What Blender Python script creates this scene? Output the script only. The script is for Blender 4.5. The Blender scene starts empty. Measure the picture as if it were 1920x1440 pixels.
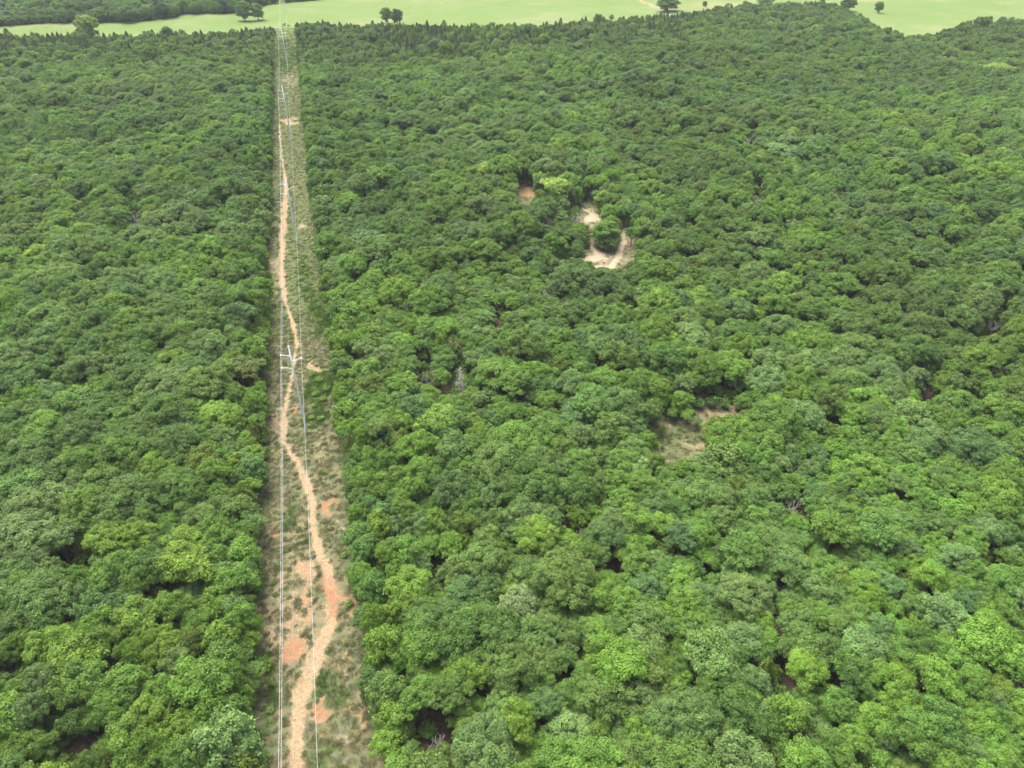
import bpy, math, random
import numpy as np
from mathutils import Vector, Matrix

SC = bpy.context.scene
C = SC.collection
R = math.radians
rnd = random.Random(7)
rng = np.random.default_rng(11)

# ------------------------------------------------------------------ camera, sky, sun, exposure
PITCH = R(35.3); HC = 111.0; FPX = 1333.0          # camera 111 m up, looking 35.3 degrees down
cd = bpy.data.cameras.new("camera"); cam = bpy.data.objects.new("camera", cd); C.objects.link(cam)
cam.location = (0, 0, HC); cam.rotation_euler = (R(90) - PITCH, 0, 0)
cd.sensor_width = 36.0; cd.lens = 36.0 * FPX / 1920.0; cd.clip_start = 0.5; cd.clip_end = 9000
SC.camera = cam
SUN_EL = R(67); SUN_AZ = R(-35)                      # soft overcast sun, far and left of the view
w = bpy.data.worlds.new("World"); SC.world = w; w.use_nodes = True
nt = w.node_tree; bg = nt.nodes["Background"]
sky = nt.nodes.new("ShaderNodeTexSky"); sky.sky_type = 'NISHITA'; sky.sun_disc = False
sky.sun_elevation = SUN_EL; sky.sun_rotation = SUN_AZ
sky.air_density = 1.0; sky.dust_density = 5.0; sky.ozone_density = 1.0
bw = nt.nodes.new("ShaderNodeRGBToBW"); mx = nt.nodes.new("ShaderNodeMix"); mx.data_type = 'RGBA'; mx.inputs[0].default_value = .65   # overcast: greyer sky
nt.links.new(sky.outputs[0], bw.inputs[0]); nt.links.new(sky.outputs[0], mx.inputs[6]); nt.links.new(bw.outputs[0], mx.inputs[7])
nt.links.new(mx.outputs[2], bg.inputs[0]); bg.inputs[1].default_value = 0.15
sd = bpy.data.lights.new("sun", 'SUN'); sun = bpy.data.objects.new("sun", sd); C.objects.link(sun)
sd.energy = 1.5; sd.angle = R(46); sd.color = (1.0, 0.95, 0.86)
sv = Vector((math.sin(SUN_AZ) * math.cos(SUN_EL), math.cos(SUN_AZ) * math.cos(SUN_EL), math.sin(SUN_EL)))
sun.rotation_euler = sv.to_track_quat('Z', 'Y').to_euler(); sun.location = (0, 0, 300)
SC.view_settings.view_transform = 'Standard'; SC.view_settings.look = 'None'
SC.view_settings.gamma = 1.0; SC.view_settings.exposure = 1.60
SC.render.engine = 'CYCLES'
SC.cycles.max_bounces = 6; SC.cycles.diffuse_bounces = 3; SC.cycles.glossy_bounces = 2
SC.cycles.transmission_bounces = 3; SC.cycles.volume_bounces = 0

# ------------------------------------------------------------------ geometry of the place
SP, CP = math.sin(PITCH), math.cos(PITCH)
LDX = -0.2645
LN = math.hypot(1, LDX); LU = (LDX / LN, 1 / LN); LR = (1 / LN, -LDX / LN)   # power line direction and its right
P1 = (-50.5, 136.0)

def line_st(x, y):
    dx, dy = x - P1[0], y - P1[1]
    return dx * LU[0] + dy * LU[1], dx * LR[0] + dy * LR[1]

def st_xy(s, t):
    return P1[0] + s * LU[0] + t * LR[0], P1[1] + s * LU[1] + t * LR[1]

HY = np.array([-500, 60, 190, 243, 300, 351, 495, 717, 1100, 4000.0])
HZ = np.array([0, 0, 0.2, 1.4, 5.2, 8.2, 11.3, 14.0, 16.0, 16.0])
POND = (8.0, 296.0); POND_Z = 5.2

def sstep(a, b, x):
    t = np.clip((x - a) / (b - a), 0, 1); return t * t * (3 - 2 * t)

def ground_z(x, y):
    x = np.asarray(x, float); y = np.asarray(y, float)
    base = (np.interp(y - 12, HY, HZ) + 2 * np.interp(y, HY, HZ) + np.interp(y + 12, HY, HZ)) / 4
    t = (x - P1[0]) * LR[0] + (y - P1[1]) * LR[1]
    k = sstep(12, 70, np.abs(t))
    und = 1.6 * np.sin(x * .021 + 1.3 + y * .009) + 1.3 * np.sin(y * .031 - x * .012 + .5) + .8 * np.sin(x * .053 + y * .041)
    d = np.hypot((x - POND[0]) / 9.5, (y - POND[1]) / 13.0)
    flat = 1 - sstep(1.05, 2.2, d)
    return (base + und * k) * (1 - flat) + POND_Z * flat - 1.4 * (1 - sstep(.75, 1.2, d))

def project(x, y, z):
    dz = HC - z
    depth = y * CP + dz * SP
    v = dz * CP - y * SP                              # below the axis
    depth = np.where(depth < 1, 1, depth) if isinstance(depth, np.ndarray) else max(depth, 1)
    return 960 + FPX * x / depth, 720 + FPX * v / depth, depth

def unproject(px, py, hh=0.0):
    """point of the surface ground + hh seen at a picture position"""
    ax = (px - 960) / FPX; ay = (py - 720) / FPX
    dx, dy, dz = ax, CP - ay * SP, -SP - ay * CP
    if dz > -0.03: dz = -0.03
    z = 5.0
    for _ in range(14):
        k = (HC - z) / -dz
        x, y = dx * k, dy * k
        z = 0.5 * z + 0.5 * (float(ground_z(x, y)) + hh)
    return x, y

# smooth value noise for layout work
_tab = rng.random((64, 64))
def vnoise(x, y, s):
    x = np.asarray(x, float) / s; y = np.asarray(y, float) / s
    i = np.floor(x).astype(int); j = np.floor(y).astype(int)
    fx = x - i; fy = y - j; fx = fx * fx * (3 - 2 * fx); fy = fy * fy * (3 - 2 * fy)
    a = _tab[i % 64, j % 64]; b = _tab[(i + 1) % 64, j % 64]; c = _tab[i % 64, (j + 1) % 64]; d = _tab[(i + 1) % 64, (j + 1) % 64]
    return (a * (1 - fx) + b * fx) * (1 - fy) + (c * (1 - fx) + d * fx) * fy

def fbm(x, y, s):
    return (vnoise(x, y, s) + .5 * vnoise(x + 31, y + 7, s / 2.1) + .25 * vnoise(x + 5, y + 57, s / 4.3)) / 1.75

# ------------------------------------------------------------------ materials
def mat(name):
    m = bpy.data.materials.new(name); m.use_nodes = True
    n = m.node_tree; b = n.nodes["Principled BSDF"]
    return m, n, b

def nd(n, typ, **kw):
    o = n.nodes.new(typ)
    for k, v in kw.items(): setattr(o, k, v)
    return o

def mixc(n, f, a, b, blend='MIX'):
    m = nd(n, "ShaderNodeMix", data_type='RGBA', blend_type=blend)
    for sock, v in ((m.inputs[0], f), (m.inputs[6], a), (m.inputs[7], b)):
        if isinstance(v, (int, float)): sock.default_value = v
        elif isinstance(v, tuple): sock.default_value = (*v, 1) if len(v) == 3 else v
        else: n.links.new(v, sock)
    return m.outputs[2]

def mth(n, op, a, b=None, clamp=False):
    m = nd(n, "ShaderNodeMath", operation=op); m.use_clamp = clamp
    for i, v in enumerate((a, b)):
        if v is None: continue
        if isinstance(v, (int, float)): m.inputs[i].default_value = v
        else: n.links.new(v, m.inputs[i])
    return m.outputs[0]

def attr(n, name, kind='GEOMETRY'):
    a = nd(n, "ShaderNodeAttribute", attribute_name=name); a.attribute_type = kind
    return a

def noise(n, scale, detail=4, rough=.6, vec=None):
    t = nd(n, "ShaderNodeTexNoise"); t.inputs["Scale"].default_value = scale
    t.inputs["Detail"].default_value = detail; t.inputs["Roughness"].default_value = rough
    if vec is not None: n.links.new(vec, t.inputs["Vector"])
    return t.outputs[0]

def ramp(n, f, stops):
    r = nd(n, "ShaderNodeValToRGB"); e = r.color_ramp.elements
    while len(e) < len(stops): e.new(.5)
    for el, (p, c) in zip(e, stops): el.position = p; el.color = (*c, 1) if len(c) == 3 else (c[0],) * 3 + (1,)
    n.links.new(f, r.inputs[0]); return r.outputs[0]

# leaves: the colour of each tree comes from its own tint property
leaf_m, n, b = mat("foliage")
tint = attr(n, "tint", 'INSTANCER')
cl = attr(n, "clump")
geo = nd(n, "ShaderNodeTexCoord")
k = mth(n, 'ADD', mth(n, 'MULTIPLY', cl.outputs["Fac"], .75), .62)
col = mixc(n, 1.0, tint.outputs["Color"], k, 'MULTIPLY')
yel = attr(n, "fresh")
col = mixc(n, mth(n, 'MULTIPLY', yel.outputs["Fac"], .42), col, mixc(n, 1.0, col, (1.45, 1.22, .9), 'MULTIPLY'))
n.links.new(col, b.inputs["Base Color"])
b.inputs["Roughness"].default_value = .62
b.inputs["Specular IOR Level"].default_value = .35
tr = nd(n, "ShaderNodeBsdfTranslucent"); n.links.new(mixc(n, 1.0, col, (1.25, 1.35, .7), 'MULTIPLY'), tr.inputs[0])
ms = nd(n, "ShaderNodeMixShader"); ms.inputs[0].default_value = .24
n.links.new(b.outputs[0], ms.inputs[1]); n.links.new(tr.outputs[0], ms.inputs[2])
n.links.new(ms.outputs[0], n.nodes["Material Output"].inputs[0])

bark_m, n, b = mat("bark")
g = nd(n, "ShaderNodeTexCoord")
n.links.new(ramp(n, noise(n, 3.0, 5, .7, g.outputs["Object"]), [(.3, (.07, .055, .045)), (.7, (.19, .165, .14))]), b.inputs["Base Color"])
b.inputs["Roughness"].default_value = .9

dead_m, n, b = mat("bleached_wood")
g = nd(n, "ShaderNodeTexCoord")
n.links.new(ramp(n, noise(n, 2.0, 5, .7, g.outputs["Object"]), [(.3, (.26, .245, .215)), (.7, (.50, .48, .43))]), b.inputs["Base Color"])
b.inputs["Roughness"].default_value = .85

steel_m, n, b = mat("galvanised_steel")
g = nd(n, "ShaderNodeTexCoord")
n.links.new(ramp(n, noise(n, 1.2, 4, .6, g.outputs["Object"]), [(.3, (.54, .62, .63)), (.7, (.66, .74, .75))]), b.inputs["Base Color"])
b.inputs["Roughness"].default_value = .5; b.inputs["Metallic"].default_value = .25
poly_m, n, b = mat("insulator_polymer")
b.inputs["Base Color"].default_value = (.60, .66, .68, 1); b.inputs["Roughness"].default_value = .4
wire_m, n, b = mat("aluminium_wire")
g = nd(n, "ShaderNodeTexCoord")
n.links.new(ramp(n, noise(n, .8, 2, .5, g.outputs["Object"]), [(.3, (.30, .31, .31)), (.7, (.40, .41, .41))]), b.inputs["Base Color"])
b.inputs["Roughness"].default_value = .45; b.inputs["Metallic"].default_value = .2
post_m, n, b = mat("weathered_post")
b.inputs["Base Color"].default_value = (.16, .13, .1, 1); b.inputs["Roughness"].default_value = .9

# land: one procedural material; attributes say how bare, how green, how field-like each spot is
land_m, n, b = mat("land")
tc = nd(n, "ShaderNodeTexCoord").outputs["Object"]
A = {k: attr(n, k).outputs["Fac"] for k in ("field", "dirt", "orange", "lush", "straw", "pale")}
n_big = noise(n, .035, 5, .6, tc); n_mid = noise(n, .35, 6, .65, tc); n_fin = noise(n, 2.2, 6, .75, tc); n_fin2 = noise(n, .9, 8, .8, tc); n_brk = noise(n, .7, 9, .82, tc)
def thr0(nz):
    mr = nd(n, "ShaderNodeMapRange", interpolation_type='SMOOTHSTEP'); n.links.new(nz, mr.inputs[0])
    mr.inputs[1].default_value = .42; mr.inputs[2].default_value = .62
    return mr.outputs[0]
floor_c = ramp(n, n_fin, [(.3, (.030, .024, .015)), (.5, (.072, .050, .034)), (.72, (.12, .085, .062))])
field_c = ramp(n, n_mid, [(.25, (0.125, 0.182, 0.048)), (.75, (0.152, 0.203, 0.062))])
field_c = mixc(n, ramp(n, n_big, [(.4, (0,)), (.65, (1,))]), field_c, (0.122, 0.182, 0.046))
field_c = mixc(n, mth(n, 'MULTIPLY', n_mid, .55), field_c, mixc(n, 1.0, field_c, (.62, .74, .62), 'MULTIPLY'))
field_c = mixc(n, ramp(n, noise(n, .012, 6, .7, tc), [(.5, (0,)), (.62, (.75,))]), field_c, (0.178, 0.198, 0.086))
straw_c = ramp(n, n_fin2, [(.26, (0.078, 0.088, 0.040)), (.5, (0.124, 0.130, 0.070)), (.74, (0.175, 0.166, 0.112))])
straw_c = mixc(n, thr0(n_mid), straw_c, mixc(n, 1.0, straw_c, (1.32, 1.02, .98), 'MULTIPLY'))
lush_c = ramp(n, n_fin2, [(.3, (0.033, 0.063, 0.013)), (.55, (0.063, 0.104, 0.024)), (.75, (0.104, 0.133, 0.044))])
dirt_c = ramp(n, n_fin, [(.3, (0.180, 0.122, 0.068)), (.5, (0.290, 0.208, 0.122)), (.7, (0.400, 0.312, 0.205))])
oran_c = ramp(n, n_fin, [(.3, (0.200, 0.092, 0.048)), (.55, (0.281, 0.148, 0.081)), (.75, (0.326, 0.207, 0.133))])
def thr(a, nz, amp, lo, hi):
    s = mth(n, 'ADD', a, mth(n, 'MULTIPLY', mth(n, 'SUBTRACT', nz, .5), amp))
    mr = nd(n, "ShaderNodeMapRange", interpolation_type='SMOOTHSTEP'); n.links.new(s, mr.inputs[0])
    mr.inputs[1].default_value = lo; mr.inputs[2].default_value = hi
    return mr.outputs[0]
c = mixc(n, thr(A["straw"], n_fin2, .9, .35, .6), floor_c, straw_c)
c = mixc(n, thr(A["lush"], n_brk, 2.6, .30, .80), c, lush_c)
c = mixc(n, thr(A["field"], n_mid, .6, .4, .6), c, field_c)
dirt_c = mixc(n, A["pale"], dirt_c, mixc(n, 1.0, dirt_c, (1.30, 1.42, 1.62), 'MULTIPLY'))
soil = mixc(n, thr(A["orange"], n_fin2, 2.6, .20, 1.1), dirt_c, oran_c)
c = mixc(n, thr(A["dirt"], n_brk, 3.4, .16, .92), c, soil)
n.links.new(c, b.inputs["Base Color"])
b.inputs["Roughness"].default_value = .95; b.inputs["Specular IOR Level"].default_value = .1
bp = nd(n, "ShaderNodeBump"); bp.inputs["Strength"].default_value = .5; bp.inputs["Distance"].default_value = .25
n.links.new(n_fin2, bp.inputs["Height"]); n.links.new(bp.outputs[0], b.inputs["Normal"])

pond_m, n, b = mat("muddy_water")
tc = nd(n, "ShaderNodeTexCoord").outputs["Object"]
n.links.new(ramp(n, noise(n, .15, 3, .5, tc), [(.3, (.30, .19, .10)), (.7, (.38, .26, .14))]), b.inputs["Base Color"])
b.inputs["Roughness"].default_value = .12
bp = nd(n, "ShaderNodeBump"); bp.inputs["Strength"].default_value = .08
n.links.new(noise(n, 3, 3, .5, tc), bp.inputs["Height"]); n.links.new(bp.outputs[0], b.inputs["Normal"])

# ------------------------------------------------------------------ mesh helpers
def mesh_np(name, verts, faces, mats, smooth=False, fattr=None, vattr=None, midx=None):
    """verts (N,3); faces: array (F,k)"""
    me = bpy.data.meshes.new(name)
    verts = np.asarray(verts, np.float32); faces = np.asarray(faces, np.int32)
    F, K = faces.shape
    me.vertices.add(len(verts)); me.vertices.foreach_set("co", verts.ravel())
    me.loops.add(F * K); me.loops.foreach_set("vertex_index", faces.ravel())
    me.polygons.add(F); me.polygons.foreach_set("loop_start", np.arange(0, F * K, K, dtype=np.int32))
    for m in mats: me.materials.append(m)
    if midx is not None: me.polygons.foreach_set("material_index", np.asarray(midx, np.int32))
    me.polygons.foreach_set("use_smooth", np.full(F, smooth))
    for k, v in (fattr or {}).items():
        a = me.attributes.new(k, 'FLOAT', 'FACE'); a.data.foreach_set("value", np.asarray(v, np.float32))
    for k, v in (vattr or {}).items():
        a = me.attributes.new(k, 'FLOAT', 'POINT'); a.data.foreach_set("value", np.asarray(v, np.float32))
    me.update(calc_edges=True); me.validate()
    return me

def link(name, data, parent=None, loc=(0, 0, 0)):
    o = bpy.data.objects.new(name, data); C.objects.link(o)
    o.location = loc
    if parent: o.parent = parent
    return o

def tag(o, label=None, cat=None, group=None, kind=None):
    for k, v in (("label", label), ("category", cat), ("group", group), ("kind", kind)):
        if v: o[k] = v
    return o

def tubes(segs, n=6):
    """polylines [(points, radii)] -> verts, quad faces"""
    V, F = [], []; base = 0
    ang = np.linspace(0, 2 * math.pi, n, endpoint=False)
    for pts, rad in segs:
        pts = [Vector(p) for p in pts]
        for i, p in enumerate(pts):
            d = (pts[min(i + 1, len(pts) - 1)] - pts[max(i - 1, 0)])
            if d.length < 1e-6: d = Vector((0, 0, 1))
            d.normalize()
            u = d.cross(Vector((0, 0, 1)) if abs(d.z) < .9 else Vector((1, 0, 0))).normalized(); v = d.cross(u)
            for a in ang: V.append(p + (u * math.cos(a) + v * math.sin(a)) * rad[i])
        for i in range(len(pts) - 1):
            for j in range(n):
                a = base + i * n + j; b2 = base + i * n + (j + 1) % n
                F.append((a, b2, b2 + n, a + n))
        # end cap as a ring of quads folded to the centre is left open only where it is buried; close the tip
        tip = len(V); V.append(pts[-1]); 
        for j in range(0, n, 2):
            F.append((base + (len(pts) - 1) * n + j, base + (len(pts) - 1) * n + (j + 1) % n, base + (len(pts) - 1) * n + (j + 2) % n, tip))
        base = len(V)
    return np.array([tuple(v) for v in V], np.float32), np.array(F, np.int32)

# ------------------------------------------------------------------ tree prototypes (unit: metres, base at origin)
def leaf_cards(P, N, size, r):
    """one small quad per leaf cluster at P facing roughly N"""
    n_ = len(P)
    N = N + r.normal(0, .58, (n_, 3)); N /= np.linalg.norm(N, axis=1)[:, None] + 1e-9
    T = np.cross(N, r.normal(0, 1, (n_, 3))); T /= np.linalg.norm(T, axis=1)[:, None] + 1e-9
    B = np.cross(N, T)
    s = size * r.uniform(.65, 1.35, n_)[:, None]; a = r.uniform(.6, 1.0, n_)[:, None]
    fold = N * s * .18
    V = np.stack([P + T * s, P + B * s * a + fold, P - T * s, P - B * s * a + fold], 1).reshape(-1, 3)
    F = np.arange(n_ * 4).reshape(-1, 4)
    return V, F

def dirs(n_, r, zmin=-.3):
    out = []
    while len(out) < n_:
        d = r.normal(0, 1, 3); d /= np.linalg.norm(d)
        if d[2] > zmin: out.append(d)
    return np.array(out)

def fib(n_, r, zmin):
    i = np.arange(n_) + .5
    z = 1 - (1 - zmin) * i / n_
    a = i * 2.39996 + r.uniform(0, 6.28)
    q = np.sqrt(1 - z * z)
    d = np.stack([q * np.cos(a), q * np.sin(a), z], 1) + r.normal(0, .14, (n_, 3))
    return d / np.linalg.norm(d, axis=1)[:, None]

def make_oak(seed, Rr, H, lobes=9, clumps=9, leaves=150, leaf=.132, loose=.0, flat=.62, lobeR=.42, jitter=.18, low=-.12):
    r = np.random.default_rng(seed)
    zc = H - Rr * flat * 1.15
    LD = fib(lobes, r, low)
    ecc = r.uniform(.85, 1.18)
    V, cl, fr, limb = [], [], [], []
    for d in LD:
        rl = Rr * lobeR * r.uniform(.75, 1.25)
        c0 = np.array([d[0] * ecc, d[1] / ecc, d[2] * flat * 1.25]) * (Rr - rl * .85) * r.uniform(1 - jitter, 1 + jitter) + (0, 0, zc)
        limb.append(c0)
        CD = fib(clumps, r, -.25)
        lobe_col = r.uniform(-.18, .18)
        for e in CD:
            rc = rl * r.uniform(.30, .52)
            c1 = c0 + e * np.array([1, 1, .85]) * (rl - rc * .5) * r.uniform(.85, 1.15)
            m = int(leaves * (rc / (.45 * 1.5)) ** 1.4 * r.uniform(.8, 1.1)); m = max(14, m)
            D = dirs(m, r, -.45); D[:, 2] = D[:, 2] * .9 + .08
            rad = rc * (np.where(r.random(m) < .16, r.uniform(1.0, 1.38, m), r.uniform(.70, 1.06, m)) if loose == 0 else r.uniform(.45, 1.25, m))
            P = c1 + D * rad[:, None] * np.array([1, 1, .82])
            N = D * .9 + e * .35 + np.array([0, 0, .35])
            v, _ = leaf_cards(P, N, leaf, r)
            V.append(v); cl.append(np.full(m, np.clip(.5 + lobe_col + r.uniform(-.22, .22), 0, 1)) + r.uniform(-.1, .1, m))
            fr.append(r.uniform(0, 1, m) * (r.random() ** 1.5))
    # sparse inner foliage, so that gaps show leaves and not daylight
    m = leaves * 5
    D = dirs(m, r, -.2); P = D * r.uniform(.25, .8, m)[:, None] * np.array([Rr * .85, Rr * .85, Rr * flat * .9]) + (0, 0, zc)
    v, _ = leaf_cards(P, D + (0, 0, .5), leaf * 1.5, r); V.append(v); cl.append(np.full(m, .4)); fr.append(np.zeros(m))
    V = np.concatenate(V); F = np.arange(len(V)).reshape(-1, 4)
    crown = mesh_np("crown", V, F, [leaf_m], fattr=dict(clump=np.clip(np.concatenate(cl), 0, 1), fresh=np.concatenate(fr)))
    segs = []
    top = Vector((r.uniform(-.3, .3), r.uniform(-.3, .3), zc - Rr * flat * .35))
    fork = Vector((top.x * .5, top.y * .5, top.z * .62))
    segs.append(([(0, 0, -.3), (0, 0, .6), tuple(fork), tuple(top)], [.045 * H * .8, .03 * H, .024 * H, .012 * H]))
    for c0 in limb:
        a = fork.lerp(top, r.uniform(0, .9)); e = Vector(c0)
        m1 = a.lerp(e, .5) + Vector((0, 0, -.12 * Rr))
        segs.append(([tuple(a), tuple(m1), tuple(e), tuple(e + (e - m1) * .45)], [.013 * H, .010 * H, .006 * H, .002 * H]))
    tv, tf = tubes(segs, 6)
    trunk = mesh_np("trunk", tv, tf, [bark_m], smooth=True)
    return crown, trunk, Rr, H

def make_cedar(seed, Rr, H, conical=.7, leaves=3600, leaf=.12):
    r = np.random.default_rng(seed)
    m = leaves
    t = r.uniform(0, 1, m) ** 1.25                     # 0 bottom .. 1 top
    prof = (1 - t) ** conical * (1 - np.exp(-t * 9 - .5))
    a = r.uniform(0, 2 * math.pi, m)
    ridges = 1 + .20 * np.sin(a * 5 + 9 * t + seed) + .14 * np.sin(a * 9 - 17 * t + 2) + .08 * np.sin(31 * t + a * 3)
    q = Rr * prof * ridges * r.uniform(.74, 1.06, m)
    P = np.stack([q * np.cos(a), q * np.sin(a), .5 + t * (H - .5)], 1)
    N = np.stack([np.cos(a), np.sin(a), np.full(m, .55)], 1)
    V, F = leaf_cards(P, N, leaf, r)
    cl = .5 + .3 * np.sin(a * 5 + 9 * t + seed) * .6 + r.uniform(-.2, .2, m)
    crown = mesh_np("crown", V, F, [leaf_m], fattr=dict(clump=np.clip(cl, 0, 1), fresh=r.uniform(0, .4, m)))
    tv, tf = tubes([([(0, 0, -.3), (0, 0, H * .5), (0, 0, H * .93)], [.03 * H, .018 * H, .004 * H])], 6)
    return crown, mesh_np("trunk", tv, tf, [bark_m], smooth=True), Rr, H

OAKS = [make_oak(100 + i, Rr, H, lobes=l, clumps=c, lobeR=lr, flat=fl) for i, (Rr, H, l, c, lr, fl) in enumerate([
    (4.2, 10.2, 10, 10, .40, .62), (3.8, 10.0, 9, 9, .42, .70), (4.6, 10.6, 12, 9, .36, .58), (3.4, 9.2, 8, 9, .44, .75),
    (4.0, 9.6, 11, 8, .38, .55), (4.4, 11.0, 13, 8, .34, .68), (3.6, 9.8, 7, 11, .46, .72), (3.2, 8.8, 8, 8, .42, .80),
    (5.0, 11.2, 14, 9, .34, .56), (3.9, 9.4, 10, 9, .38, .60)])]
WISPY = [make_oak(150 + i, Rr, H, lobes=8, clumps=8, leaves=70, leaf=.13, loose=1, lobeR=.40, flat=.85, jitter=.28)
         for i, (Rr, H) in enumerate([(3.0, 9.0), (3.4, 8.2)])]
CEDARS = [make_cedar(200, 1.9, 7.2, .75), make_cedar(201, 2.3, 6.6, .55), make_cedar(202, 1.7, 8.0, .85)]
ROUND = [make_cedar(210, 2.7, 6.4, .34, 5200), make_cedar(211, 2.4, 5.6, .3, 4600)]
SHRUBS = [make_oak(230 + i, 1.3, 2.1, lobes=5, clumps=5, leaves=60, leaf=.10, lobeR=.5, flat=.7) for i in range(3)]
FULL = [make_oak(260 + i, Rr, H, lobes=22, clumps=8, leaves=110, leaf=.15, lobeR=.38, flat=fl, low=-.92) for i, (Rr, H, fl) in enumerate([(3.4, 8.2, 1.0), (3.0, 7.6, 1.08), (3.7, 8.0, .88)])]
BIG = [make_oak(280 + i, Rr, H, lobes=lb, clumps=10, leaves=150, leaf=.135, lobeR=lr, flat=fl, jitter=.12) for i, (Rr, H, lb, lr, fl) in enumerate([(6.4, 11.8, 27, .25, .56), (5.8, 11.2, 23, .27, .60), (6.8, 12.0, 31, .235, .50), (6.0, 12.4, 25, .26, .66)])]
PROTOS = OAKS + WISPY + CEDARS + ROUND + SHRUBS + FULL + BIG
IX = dict(big=[23, 24, 25, 26], full=[20, 21, 22], oak=list(range(10)), wispy=[10, 11], cedar=[12, 13, 14], round=[15, 16], shrub=[17, 18, 19])

COL = dict(  # leaf colours as they are, linear
    mid=(.116, .216, .030), bright=(.131, .240, .028), yellow=(.152, .262, .030), dull=(.115, .200, .040), deep=(.098, .188, .031),
    pale=(.140, .228, .060), blue=(.104, .192, .050), olive=(.116, .180, .024), silver=(.160, .225, .085), brown=(.108, .152, .032),
    willow=(.27, .39, .065), cedar=(.056, .106, .030))
WORD = dict(mid="mid green", bright="bright green", yellow="yellow green", dull="dull green", deep="deep green", pale="pale green",
            blue="bluish green", olive="olive", silver="silvery green", brown="brownish olive", willow="light yellow green", cedar="dark green")

# ------------------------------------------------------------------ where the woods and openings are
BX = [-900, 0, 150, 350, 430, 510, 560, 700, 850, 1000, 1150, 1290, 1380, 1540, 1590, 1640, 1690, 1750, 1780, 1920, 2900]
BY = [82, 82, 87, 80, 76, 66, 60, 62, 66, 62, 50, 40, 24, 17, 34, 68, 86, 80, 68, 54, 40]
FX = [-900, 0, 80, 250, 330, 340, 430, 445, 490, 530, 600]
FY = [60, 50, 44, 42, 33, 27, 26, 24, 12, 5, 0]

def in_wood(x, y):
    px, py, _ = project(x, y, float(ground_z(x, y)))
    s, t = line_st(x, y)
    if py > np.interp(px, BX, BY): return abs(t) > 6
    return px < 600 and py < np.interp(px, FX, FY) and not (520 < px < 534)

# picture outlines of bare openings that stay in view: (cx, cy, rx, ry)
OPEN = [(1143, 482, 44, 20), (1172, 452, 12, 26), (1118, 465, 16, 20), (1135, 480, 40, 16), (1110, 410, 16, 12), (1102, 392, 14, 14), (1060, 483, 16, 6), (986, 366, 15, 11), (984, 378, 10, 7), (1180, 467, 16, 6),
        (1275, 840, 44, 22), (1268, 815, 36, 26), (1310, 780, 16, 16), (1345, 768, 40, 13), (1378, 772, 10, 8), (1248, 790, 12, 18), (1300, 830, 24, 20),
        (934, 606, 8, 7), (1738, 738, 9, 17), (1836, 748, 8, 6)]
GAPS = [(1452, 1150, 6, 18), (1462, 1285, 6, 18), (820, 1385, 14, 20), (832, 1100, 7, 10), (1160, 1075, 6, 4), (150, 1395, 9, 14), (160, 1060, 8, 10),
        (863, 712, 18, 26), (800, 700, 14, 22), (1865, 608, 16, 14), (1420, 374, 8, 8), (1035, 548, 5, 8), (255, 410, 11, 6), (1078, 408, 12, 12), (1030, 418, 4, 8), (183, 262, 6, 5), (1406, 267, 7, 5), (1826, 292, 7, 5), (1484, 958, 4, 10), (95, 766, 6, 5)]

PLACED = []       # dicts: x y kind col proto scale(3) rot r h placed
def blocked(px, py, rx, ry, gaps=True):
    for cx, cy, ex, ey in (OPEN + GAPS if gaps else OPEN):
        if ((px - cx) / (ex + rx)) ** 2 + ((py - cy) / (ey + ry)) ** 2 < 1: return True
    return False

cell = 6.0; GRID = {}
def fits(x, y, r, k=.62):
    i, j = int(x // cell), int(y // cell)
    for a in range(i - 2, i + 3):
        for b_ in range(j - 2, j + 3):
            for (u, v, q) in GRID.get((a, b_), ()):
                if (u - x) ** 2 + (v - y) ** 2 < (k * (q + r)) ** 2: return False
    return True

def put(x, y, kind, col, r, h, proto=None, note=None, stuff=False, rot=None):
    i = proto if proto is not None else rnd.choice(IX[kind])
    PR, PH = PROTOS[i][2], PROTOS[i][3]
    GRID.setdefault((int(x // cell), int(y // cell)), []).append((x, y, r))
    f = rnd.uniform(.92, 1.08)
    base = COL[col]; j1, j2 = rnd.uniform(.90, 1.11) * (.83 + .34 * float(vnoise(x + 300, y, 42.0))), rnd.uniform(.94, 1.06) * (.95 + .10 * float(vnoise(x, y + 500, 65.0)))
    tint_ = (base[0] * j1 * j2, base[1] * j1, base[2] * j1 / j2)
    PLACED.append(dict(x=x, y=y, kind=kind, col=col, r=r, h=h, proto=i, sc=(r / PR * f, r / PR / f, h / PH),
                       rot=rot if rot is not None else rnd.uniform(0, 6.283), tint=tint_, note=note, stuff=stuff))
    return PLACED[-1]

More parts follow.
